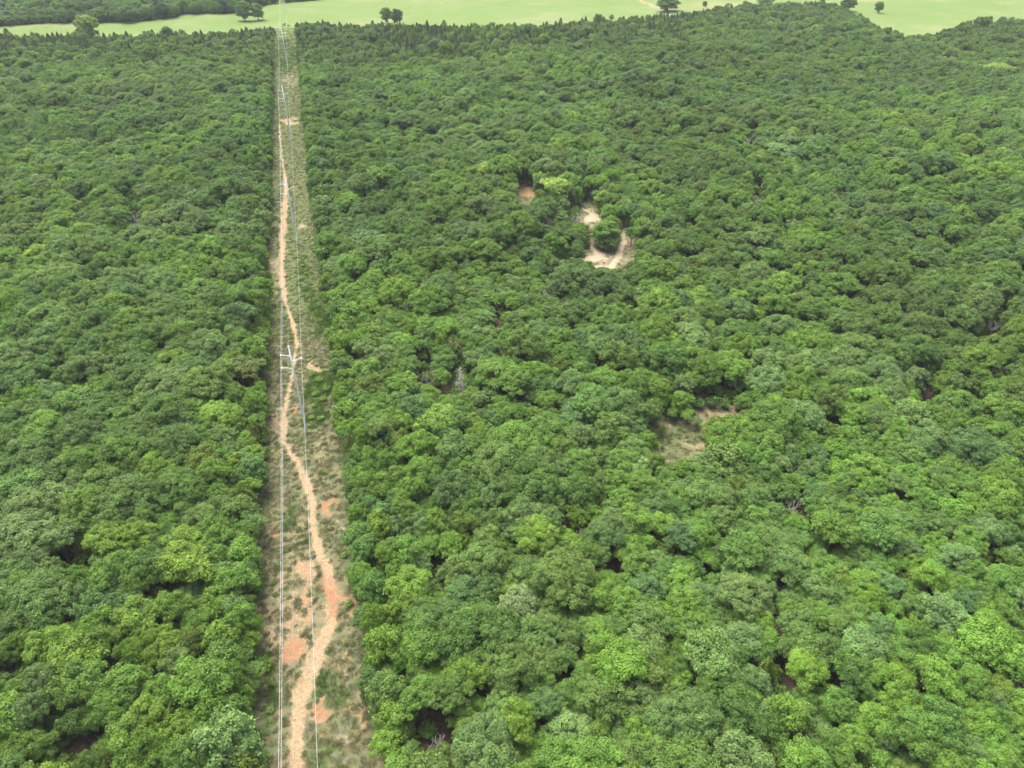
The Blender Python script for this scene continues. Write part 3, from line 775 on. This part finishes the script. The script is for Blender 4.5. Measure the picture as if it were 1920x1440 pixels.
def seg_mask(PX, PY, line):
    m = np.zeros_like(PX)
    for (x0, y0, w0), (x1, y1, w1) in zip(line[:-1], line[1:]):
        dx, dy = x1 - x0, y1 - y0; L2 = dx * dx + dy * dy
        t = np.clip(((PX - x0) * dx + (PY - y0) * dy) / L2, 0, 1)
        d = np.hypot(PX - x0 - t * dx, PY - y0 - t * dy) / (.5 * (w0 + (w1 - w0) * t))
        m = np.maximum(m, 1 - sstep(.45, 1.9, d))
    return m

SAND_A = [(1140,488,44,14,.42),(1110,475,20,14,.35),(1108,412,16,8,.9),(1106,396,10,10,.5),(1128,430,26,26,.35),(1060,483,18,6,.6),(1180,467,14,6,.45),(998,352,26,8,.45)]
SAND_L = [[(1086,493,9),(1108,486,11),(1132,478,8)],[(1112,503,9),(1140,501,11),(1157,488,9),(1163,466,7),(1167,448,8),(1173,436,10),(1186,427,9)],[(1111,459,4),(1118,470,6),(1136,482,6)],[(1097,413,10),(1118,405,9)],[(1090,389,3),(1106,402,4)]]
SAND_B = [(1305,838,12,18,.7),(1282,862,34,9,.55),(1376,772,20,14,.75),(1330,770,30,12,.5),(1250,862,30,10,.45),(1245,790,12,22,.6),(1262,826,12,8,.45),(1270,830,44,32,.25),(1318,792,10,12,.5)]
BARE = [(934,606,10,9,.6),(1738,738,10,18,.5),(1836,748,9,7,.5)]

def land_attrs(X, Y, Z):
    PX, PY, _ = project(X, Y, Z)
    S, T = line_st(X, Y)
    pm = FPX / np.maximum(_, 20)                      # break outlines up by a metre or two of noise
    PX0, PY0 = PX, PY
    WX = PX + pm * (7 * (fbm(X, Y, 6.0) - .5) + 2.2 * (fbm(X + 90, Y, 1.7) - .5)); WY = PY + pm * .6 * (8 * (fbm(X + 40, Y + 9, 6.5) - .5) + 2.2 * (fbm(X, Y + 70, 1.7) - .5))
    TX = PX + pm * (1.0 * (fbm(X, Y + 30, 5.0) - .5) + .9 * (fbm(X + 11, Y, 1.2) - .5))
    inside = 1 - sstep(10.5, 14, np.abs(T) + 2.0 * (vnoise(X, Y, 5.0) - .5))
    B = np.interp(PX, BX, BY)
    fieldm = sstep(-10, 4, B - PY + 3 * (vnoise(X, Y, 12.) - .5))
    ff = np.interp(PX, FX, FY); farw = (PX < 600) * sstep(-1, 2, ff - PY)
    fieldm = fieldm * (1 - farw * .9)
    fieldm = np.maximum(fieldm, inside * sstep(78, 60, PY))
    sel = inside > 0
    dirt = seg_mask(TX, PY, TRACK) * np.clip(.45 + .85 * fbm(X, Y, 5.0), 0, 1)
    dirt = np.maximum(dirt, poly_mask(WX, WY, SPOTS_D))
    dirt = dirt * sel
    orange = poly_mask(WX, WY, SPOTS_O) * sel
    lush = np.maximum(poly_mask(WX, WY, SPOTS_G), .35 + .20 * (PY < 640)) * sel
    straw = inside.copy()
    near = (PY > 300)
    dirt = np.maximum(dirt, poly_mask(WX, WY, SAND_A) * near); dirt = np.maximum(dirt, poly_mask(WX, WY, SAND_B) * near * .78)
    WX2 = PX + .4 * (WX - PX); WY2 = PY + .4 * (WY - PY)
    for ln in SAND_L: dirt = np.maximum(dirt, seg_mask(WX2, WY2, ln) * near)
    straw = np.maximum(straw, poly_mask(WX, WY, [(1130, 440, 90, 85, 1), (1000, 380, 50, 40, .8), (1305, 810, 110, 75, 1)]))
    straw = np.maximum(straw, poly_mask(WX, WY, BARE) * .9)
    lush = np.maximum(lush, poly_mask(WX, WY, [(1100, 390, 26, 20, .55), (1110, 465, 16, 12, .6), (1160, 480, 16, 6, .5), (1280, 825, 60, 44, .58), (1265, 780, 30, 30, .6), (1025, 372, 16, 8, .8)]))
    # bare and pale places in the far field
    road = seg_mask(PX, PY, [(1180, -30, 4), (1197, 0, 4), (1222, 10, 4), (1243, 19, 5), (1262, 22, 3)])
    dirt = np.maximum(dirt, road * .8)
    dirt = np.maximum(dirt, poly_mask(PX, PY, [(1345, 9, 75, 9, .42), (1460, 14, 40, 5, .35), (1265, 12, 24, 8, .3), (1615, 1, 50, 3, .5), (700, 1, 60, 2, .3), (545, 45, 14, 3, .25)]))
    pale = poly_mask(PX, PY, [(1130, 450, 90, 90, .8)]) * near
    return dict(pale=pale, field=fieldm, dirt=dirt, orange=orange, lush=lush, straw=straw)

def grid_faces(nx, ny):
    i, j = np.meshgrid(np.arange(nx - 1), np.arange(ny - 1), indexing='ij')
    a = (i * ny + j).ravel()
    return np.stack([a, a + ny, a + ny + 1, a + 1], 1)

def sub_mesh(name, V, F, keep, attrs, label=None, kind='structure'):
    F = F[keep]; used = np.unique(F); remap = np.full(len(V), -1); remap[used] = np.arange(len(used))
    me = mesh_np(name, V[used], remap[F], [land_m], smooth=True, vattr={k: v[used] for k, v in attrs.items()})
    o = link(name, me); tag(o, label, kind=kind); return o

# fine patch boxes in plan for the two clearings and the pond
def plan_box(pts, pad):
    q = [unproject(a, b_) for a, b_ in pts]
    xs = [u[0] for u in q]; ys = [u[1] for u in q]
    return min(xs) - pad, max(xs) + pad, min(ys) - pad, max(ys) + pad
BOXA = plan_box([(960, 345), (1210, 345), (960, 510), (1210, 510)], 4)
BOXB = plan_box([(1210, 740), (1400, 740), (1210, 885), (1400, 885)], 4)

# base sheet: 5 m cells over the photographed land, wide cells out to the horizon
def axis(lo, hi, step, out):
    mid = list(np.arange(lo, hi + .01, step)); a, b_ = [], []; d = step
    u = lo
    while u > -out: d *= 1.5; u -= d; a.append(u)
    d = step; u = hi
    while u < out: d *= 1.5; u += d; b_.append(u)
    return np.array(a[::-1] + mid + b_)
ax_ = axis(-620, 620, 5, 6000); ay_ = axis(0, 1100, 5, 6000)
X, Y = np.meshgrid(ax_, ay_, indexing='ij'); Z = ground_z(X, Y)
attrs = {k: v.ravel() for k, v in land_attrs(X, Y, Z).items()}
behind = (Y.ravel() * CP + (HC - Z.ravel()) * SP) < 20
for k in ("dirt", "orange", "lush"): attrs[k] = np.where(behind, 0, attrs[k])
attrs["field"] = np.where(behind, 0, attrs["field"])
S, T = line_st(X, Y)
low = ((np.abs(T) < 12) & (S > -140) & (S < 560)) | ((X > BOXA[0] + 4) & (X < BOXA[1] - 4) & (Y > BOXA[2] + 4) & (Y < BOXA[3] - 4)) | ((X > BOXB[0] + 4) & (X < BOXB[1] - 4) & (Y > BOXB[2] + 4) & (Y < BOXB[3] - 4))
Zb = Z - .5 * low
V = np.stack([X.ravel(), Y.ravel(), Zb.ravel()], 1); F = grid_faces(len(ax_), len(ay_))
isf = attrs["field"][F].mean(1) > .5
sub_mesh("forest_floor", V, F, ~isf, attrs, "brown leaf littered ground beneath the oak woods")
sub_mesh("meadow", V, F, isf, attrs, "pale green open fields beyond the far edge of the woods")

# the cut under the power line
s_ = np.concatenate([np.arange(-150, 60, .3), np.arange(60, 250, .5), np.arange(250, 585, 1.0)]); t_ = np.arange(-16, 16.01, .4)
S, T = np.meshgrid(s_, t_, indexing='ij')
X = P1[0] + S * LU[0] + T * LR[0]; Y = P1[1] + S * LU[1] + T * LR[1]
Z = ground_z(X, Y)
att = land_attrs(X, Y, Z)
edgeF = sstep(13.5, 16, np.abs(T))
rut = fbm(X, Y, 1.4) - .5
Z = Z + rut * .16 - .14 * att["dirt"] * (.4 + fbm(X, Y, 2.2)) - .35 * edgeF + .04
attrs = {k: v.ravel() for k, v in att.items()}
V = np.stack([X.ravel(), Y.ravel(), Z.ravel()], 1); F = grid_faces(len(s_), len(t_))
nz = fbm(X, Y, 1.6).ravel()
dm = (attrs["dirt"] + (nz - .5) * .7)[F].mean(1) > .52
sub_mesh("dirt_track", V, F, dm, attrs, "winding bare orange and tan dirt track along the power line cut")
sub_mesh("cut_grassland", V, F, ~dm, attrs, "dry tan and green grass of the cleared strip under the power line")

for nm, (x0, x1, y0, y1), lab, lab2 in (("sandy_opening_ground", BOXA, "tan grassy ground of the sandy opening near the pond", "bare pale sand in the opening near the pond"),
                                   ("grassy_opening_ground", BOXB, "thin dry grass in the small opening right of centre", "bare tan soil in the small opening right of centre")):
    gx = np.arange(x0, x1, .5); gy = np.arange(y0, y1, .5)
    X, Y = np.meshgrid(gx, gy, indexing='ij'); Z = ground_z(X, Y)
    att = land_attrs(X, Y, Z)
    e = np.minimum(np.minimum(X - x0, x1 - X), np.minimum(Y - y0, y1 - Y))
    Z = Z + .06 + (fbm(X, Y, 1.6) - .5) * .16 - .5 * (1 - sstep(0, 3, e))
    attrs = {k: v.ravel() for k, v in att.items()}
    V = np.stack([X.ravel(), Y.ravel(), Z.ravel()], 1); F = grid_faces(len(gx), len(gy))
    dm = (attrs["dirt"] + (fbm(X, Y, 1.6).ravel() - .5) * .6)[F].mean(1) > .55
    sub_mesh(nm, V, F, ~dm, attrs, lab); sub_mesh("bare_soil", V, F, dm, attrs, lab2)

# pond
wz = POND_Z - .55
th = np.linspace(0, 2 * math.pi, 72, endpoint=False)
ring = [(0, 0)]; 
V = [(POND[0], POND[1], wz)]
for kk in (.5, 1.0):
    for a in th:
        q = kk * (1 + .08 * math.sin(3 * a + 1) + .05 * math.sin(5 * a))
        V.append((POND[0] + 10.5 * q * math.cos(a), POND[1] + 14.5 * q * math.sin(a), wz))
m_ = len(th); me = bpy.data.meshes.new("pond_water")
Fs = [(0, 1 + i, 1 + (i + 1) % m_) for i in range(m_)] + [(1 + i, 1 + m_ + i, 1 + m_ + (i + 1) % m_, 1 + (i + 1) % m_) for i in range(m_)]
me.from_pydata(V, [], Fs); me.materials.append(pond_m)
tag(link("pond_water", me), "still muddy brown water of the small woodland pond", kind='structure')

# ------------------------------------------------------------------ grass and weeds in the cut (nobody could count them)
def tuft_mesh(seed, blades, hgt, spread, wd):
    r = np.random.default_rng(seed)
    a = r.uniform(0, 6.28, blades); q = spread * np.sqrt(r.uniform(0, 1, blades)); l = hgt * r.uniform(.5, 1.1, blades)
    b0 = np.stack([q * np.cos(a), q * np.sin(a), np.zeros(blades)], 1)
    o = r.normal(0, .45, (blades, 2)) * l[:, None]
    tip = b0 + np.concatenate([o, l[:, None]], 1)
    sd_ = np.stack([-np.sin(a + 1), np.cos(a + 1), np.zeros(blades)], 1) * wd
    V = np.stack([b0 - sd_, b0 + sd_, tip + sd_ * .3, tip - sd_ * .3], 1).reshape(-1, 3)
    return V, np.arange(len(V)).reshape(-1, 4), r.uniform(.2, .9, blades)

pts = []
r9 = np.random.default_rng(5)
m = 32000
m = 26500
ss = np.concatenate([r9.uniform(-95, 60, 12500), r9.uniform(60, 330, 9000), r9.uniform(330, 520, 5000)]); tt = r9.uniform(-12.5, 12.5, m)
X = P1[0] + ss * LU[0] + tt * LR[0]; Y = P1[1] + ss * LU[1] + tt * LR[1]; Z = ground_z(X, Y)
for bx_, nb in ((BOXA, 5200), (BOXB, 3600)):
    xa, ya = r9.uniform(bx_[0] + 3, bx_[1] - 3, nb), r9.uniform(bx_[2] + 3, bx_[3] - 3, nb)
    X = np.concatenate([X, xa]); Y = np.concatenate([Y, ya])
Z = ground_z(X, Y); m = len(X)
att = land_attrs(X, Y, Z)
keep = (att["straw"] > .5) & (att["dirt"] + (fbm(X, Y, 1.6) - .5) < .38) & (r9.random(m) < .55 + .45 * att["lush"])
idx = np.nonzero(keep)[0]
items = []
for i in idx:
    lu = att["lush"][i]; g = r9.random() < (.15 + .8 * lu * float(vnoise(X[i], Y[i], 4.0)) * 1.5)
    c0 = (.085, .15, .03) if g else (.235, .215, .135)
    if g and r9.random() < .3: c0 = (.13, .19, .04)
    jj = r9.uniform(.7, 1.3)
    s0 = r9.uniform(.6, 1.3) * (1.5 if (g and lu > .6) else 1)
    items.append(dict(x=float(X[i]), y=float(Y[i]), z=float(Z[i]) - .03, proto=int(r9.integers(0, 3)), rot=float(r9.uniform(0, 6.28)), sc=(s0, s0, s0 * .8), tint=(c0[0] * jj, c0[1] * jj, c0[2] * jj)))
_save, joined_save = PROTOS, joined_proto
def joined_proto(i):
    V, F, c_ = tuft_mesh(300 + i, 60, .42, .48, .028)
    return bpy.data.objects.new("tuft_source", mesh_np("tuft", V, F, [leaf_m], fattr=dict(clump=c_, fresh=np.zeros(len(c_)))))
scatter("grass", items, "patchy dry and green grass tufts covering the cleared strip", "grass")
joined_proto = joined_save

# small countable bushes in the cut near the nearest pole and along the cut
BUSH = [(585,700,8,'bright'),(600,712,9,'mid'),(612,728,9,'mid'),(592,738,8,'bright'),(606,748,8,'mid'),(588,760,7,'bright'),(584,782,7,'yellow'),(601,784,8,'bright'),(577,797,6,'yellow'),(612,770,7,'deep'),
        (566,497,5,'yellow'),(574,512,5,'yellow'),(582,530,5,'bright'),(590,560,5,'mid'),(600,600,6,'mid'),(608,640,6,'mid'),(507,1330,9,'dull'),(500,1370,8,'dull'),(497,1420,10,'mid'),(645,1040,8,'bright'),(655,1130,10,'mid'),(533,47,4.5,'deep'),(541,49,4,'deep'),(528,50,2.5,'deep'),(521,66,2,'deep'),(546,66,2,'cedar'),(552,66,2,'cedar')]
BL = ["topmost bright bush left in the green patch right of the nearest pole", "mid green bush just below the patch's topmost bright bush", "mid green bush at the right rim of the green patch by the nearest pole",
 "bright bush halfway down the nearest pole in the green patch", "bright bush right of the nearest pole's middle, near the woods", "mid green bush close against the nearest pole's lower half", "bright bush centred in the green patch",
 "yellow green bush right beside the nearest pole's lower shaft", "bright bush low in the green patch by the nearest pole", "yellow green bush hiding the nearest pole's foot", "deep green bush at the green patch's lower right rim",
 "topmost yellow green bush under the second pole's foot", "lower yellow green bush under the second pole's foot", "bright bush between the second pole's foot and the green slope", "mid green bush at the top of the green slope in the cut",
 "mid green bush halfway down the green slope in the cut", "mid green bush at the foot of the green slope in the cut", "dull bush on the cut's left margin, topmost of three near the bottom", "dull bush on the cut's left margin, middle of three near the bottom",
 "mid green bush at the cut's bottom left margin, lowest of three", "bright bush on the cut's right margin level with the orange gully", "mid green bush tucked under the trees on the cut's lower right margin",
 "left dark bush of the brush clump in the field under the wires", "right dark bush of the brush clump in the field under the wires", "small dark bush left below the field's brush clump",
 "leftmost dark bush on the fence line under the wires", "middle dark bush on the fence line under the wires", "rightmost dark bush on the fence line under the wires"]
for i, (px, py, hw, col) in enumerate(BUSH):
    x, y = unproject(px, py, .6); z = float(ground_z(x, y)); dep = project(x, y, z)[2]; r = hw * dep / FPX; h = max(.7, r * 1.1)
    j = 17 + i % 3; e = bpy.data.objects.new("bush", None); C.objects.link(e); e.empty_display_size = .3
    e.location = (x, y, z - .05); e.rotation_euler = (0, 0, i * 1.7); e.scale = (r / 1.3, r / 1.3, h / 2.1)
    tag(e, BL[i], "bush", "low bushes in the cut")
    c_ = link('crown', PROTOS[j][0], e); b0 = COL[col]; c_["tint"] = [v * 1.1 for v in b0]; link('stems', PROTOS[j][1], e)

# ------------------------------------------------------------------ dead trees
def snag_mesh(seed, H, spread, n_main, style):
    r = random.Random(seed); segs = []
    def branch(p, d, L, rad, depth):
        pts = [tuple(p)]; rr = [rad]; k = 4; q = Vector(p); dd = Vector(d).normalized()
        nodes = []
        for i in range(k):
            dd = (dd + Vector((r.gauss(0, .13), r.gauss(0, .13), r.gauss(0.02, .08)))).normalized()
            q = q + dd * (L / k); pts.append(tuple(q)); rr.append(rad * (1 - .8 * (i + 1) / k)); nodes.append((q.copy(), dd.copy(), rr[-1]))
        segs.append((pts, rr))
        if depth > 0:
            for (q, dd, ra) in nodes[:-1] * (2 if depth > 1 else 1):
                if r.random() < .85:
                    s = Vector((r.gauss(0, 1), r.gauss(0, 1), r.gauss(.1, .5))).normalized()
                    branch(q, (dd * .9 + s * .9), L * r.uniform(.35, .6), max(ra * .6, .015), depth - 1)
    if style == 'cone':
        segs.append(([(0, 0, -.2), (0.1, 0, H * .5), (0, .1, H)], [.16, .10, .03]))
        for i in range(84):
            t = r.uniform(.12, .97); a = r.uniform(0, 6.28); L = spread * (1 - t * .8) * r.uniform(.7, 1.1)
            branch((0, 0, H * t), (math.cos(a), math.sin(a), r.uniform(.2, .8)), L, .06, 1)
    elif style == 'twin':
        for dx in (-.6, .5, .9):
            branch((dx, 0, -.2), (dx * .05, 0, 1), H * r.uniform(.8, 1), .11, 1)
    else:
        lean = Vector((r.gauss(0, .12), r.gauss(0, .12), 1))
        p = Vector((0, 0, -.2)); top = p + lean.normalized() * H * .4
        segs.append(([tuple(p), tuple(p.lerp(top, .5)), tuple(top)], [.2, .16, .13]))
        for i in range(n_main):
            a = 6.28 * i / n_main + r.uniform(-.4, .4)
            branch(top - Vector((0, 0, r.uniform(0, H * .1))), (math.cos(a) * spread / H * 1.3, math.sin(a) * spread / H * 1.3, 1), H * r.uniform(.45, .65), .10, 2)
    return segs

for i, (px, py, H, sp, st, lab) in enumerate(SNAG):
    x, y, H = SNAG_AT[i]
    e = bpy.data.objects.new("dead_tree", None); C.objects.link(e); e.location = (x, y, float(ground_z(x, y))); e.empty_display_size = .5
    tag(e, lab, "dead tree", "dead trees standing among the green ones")
    sg = snag_mesh(60 + i, H, sp, 5, st)
    k0 = 3 if st == 'twin' else 1
    mains = [s for s in sg if s[1][0] > .10][:max(k0, 1)]; others = [s for s in sg if not any(s is q for q in mains)]
    fat = 1.0 if py > 900 else (1.2 if py > 600 else 1.6)
    v, f = tubes([(p, [q * fat for q in rr]) for p, rr in mains], 6); link('trunk', mesh_np("trunk", v, f, [dead_m], smooth=True), e)
    v, f = tubes([(p, [q * fat for q in rr]) for p, rr in others], 4); link('branches', mesh_np("branches", v, f, [dead_m], smooth=True), e)

# ------------------------------------------------------------------ power line
POLES = [(136.0, "nearest tall grey steel power pole, standing where the green brush ends"),
         (243.5, "second nearest grey steel power pole beside the orange dirt track"),
         (351.0, "third grey steel power pole from the camera, far up the cut"),
         (495.0, "fourth grey steel power pole, just before the far field"),
         (717.0, "farthest grey steel power pole, standing in the pale field at the top edge")]
PH = 25.0
def pole_xy(D): return P1[0] + LDX * (D - P1[1]), D
shaft = tubes([([(0, 0, -.5), (0, 0, 0), (0, 0, 8), (0, 0, 16), (0, 0, PH)], [.33, .33, .28, .22, .14])], 12)
shaft_me = mesh_np("shaft", *shaft, [steel_m], smooth=True)
cap = tubes([([(0, 0, PH - .02), (0, 0, PH + .1), (0, 0, PH + .16)], [.17, .17, .06])], 12); cap_me = mesh_np("cap", *cap, [steel_m])
ARM = [(-1, 22.4, 1.98), (1, 20.9, 2.08), (-1, 19.0, 2.32)]
RISE = .6
def arm_mesh(sg, h, AL):
    d = Vector((sg * AL, 0, RISE)); a = Vector((sg * .14, 0, h)); 
    segs = [([tuple(a), tuple(a + d * .16)], [.11, .09])]
    return mesh_np("insulator_arm", *tubes(segs, 8), [steel_m])
def ins_mesh(sg, h, AL):
    d = Vector((sg * AL, 0, RISE)); a = Vector((sg * .14, 0, h)); pts, rr = [], []
    N = 22
    for i in range(N + 1):
        pts.append(tuple(a + d * (.15 + .83 * i / N))); rr.append(.12 if i % 2 else .07)
    return mesh_np("insulator", *tubes([(pts, rr)], 8), [poly_m], smooth=False)
def clamp_mesh(sg, h, AL):
    d = Vector((sg * AL, 0, RISE)); a = Vector((sg * .14, 0, h)) + d
    return mesh_np("clamp", *tubes([([tuple(a + Vector((0, -.3, 0))), tuple(a + Vector((0, 0, .04))), tuple(a + Vector((0, .3, 0)))], [.05, .09, .05])], 6), [steel_m])
AM = [(arm_mesh(*q), ins_mesh(*q), clamp_mesh(*q)) for q in ARM]
ang = math.atan2(LR[1], LR[0])
for D, lab in POLES:
    x, y = pole_xy(D); e = bpy.data.objects.new("power_pole", None); C.objects.link(e)
    e.location = (x, y, float(ground_z(x, y))); e.rotation_euler = (0, 0, ang); e.empty_display_size = 1
    tag(e, lab, "power pole", "steel poles of the power line")
    link('shaft', shaft_me, e); link('cap', cap_me, e)
    for am, im, cm in AM:
        a = link('insulator_arm', am, e); link('insulator', im, a); link('clamp', cm, a)

def attach(D, t, h):
    x, y = pole_xy(D); return Vector((x + t * LR[0], y + t * LR[1], float(ground_z(x, y)) + h + (2.4 if D < 100 else 0)))
ENDS = [20.0 + 0, 136.0, 243.5, 351.0, 495.0, 717.0, 900.0]
def wire(name, t, h, rad, label, sagk, near_drop):
    pts = []
    for a, b_ in zip(ENDS[:-1], ENDS[1:]):
        A_, B_ = attach(a, t, h), attach(b_, t, h)
        L = (B_ - A_).length; sag = sagk * L * L
        N = 28
        for i in range(N + (b_ == ENDS[-1])):
            u = i / N; p = A_.lerp(B_, u); p.z -= 4 * sag * u * (1 - u); pts.append(tuple(p))
    me = mesh_np(name, *tubes([(pts, [rad] * len(pts))], 6), [wire_m], smooth=True)
    tag(link(name, me), label, "power line wire", "wires of the power line")
wire("power_line_wire", -2.12, 22.4 + RISE, .028, "upper of the two close pale wires along the left of the steel poles", 1.3e-4, 0)
wire("power_line_wire", -2.46, 19.0 + RISE, .028, "lower of the two close pale wires along the left of the steel poles", 1.3e-4, 0)
wire("power_line_wire", 2.22, 20.9 + RISE, .028, "single pale wire along the right of the steel poles", 1.3e-4, 0)
wire("shield_wire", 0.0, 25.1, .006, "hair thin wire strung from pole top to pole top", 1.3e-4, 0)

# fence where the cut meets the far field
f0 = unproject(516, 67); f1 = unproject(560, 66)
e = bpy.data.objects.new("wire_fence", None); C.objects.link(e); e.location = (f0[0], f0[1], float(ground_z(*f0)))
tag(e, "thin dark post and wire fence across the cut at the far field's edge", "fence")
N = 9; tops = []
for i in range(N):
    u = i / (N - 1); x = f0[0] + (f1[0] - f0[0]) * u; y = f0[1] + (f1[1] - f0[1]) * u; z = float(ground_z(x, y))
    o = (x - f0[0], y - f0[1], z - e.location.z); tops.append(o)
    link('post', mesh_np("post", *tubes([([(o[0], o[1], o[2] - .3), (o[0], o[1], o[2] + 1.35)], [.09, .08])], 6), [post_m]), e)
sg = [([(q[0], q[1], q[2] + hh) for q in tops], [.012] * N) for hh in (.45, .8, 1.15)]
link('wires', mesh_np("wires", *tubes(sg, 4), [post_m]), e)

# ------------------------------------------------------------------ the air
hm = bpy.data.materials.new("haze"); hm.use_nodes = True; n = hm.node_tree; n.nodes.clear()
out = n.nodes.new("ShaderNodeOutputMaterial"); pv = n.nodes.new("ShaderNodeVolumePrincipled")
pv.inputs["Color"].default_value = (.86, .92, 1.0, 1); pv.inputs["Density"].default_value = .00009
n.links.new(pv.outputs[0], out.inputs["Volume"])
x0, x1, y0, y1, z0, z1 = -6500, 6500, -6400, 7500, -8, 114
V = [(x, y, z) for x in (x0, x1) for y in (y0, y1) for z in (z0, z1)]
F = [(0, 1, 3, 2), (4, 6, 7, 5), (0, 4, 5, 1), (2, 3, 7, 6), (0, 2, 6, 4), (1, 5, 7, 3)]
me = mesh_np("haze", np.array(V), np.array(F), [hm]); tag(link("haze", me), "thin pale haze in the air over the woods", kind='stuff')
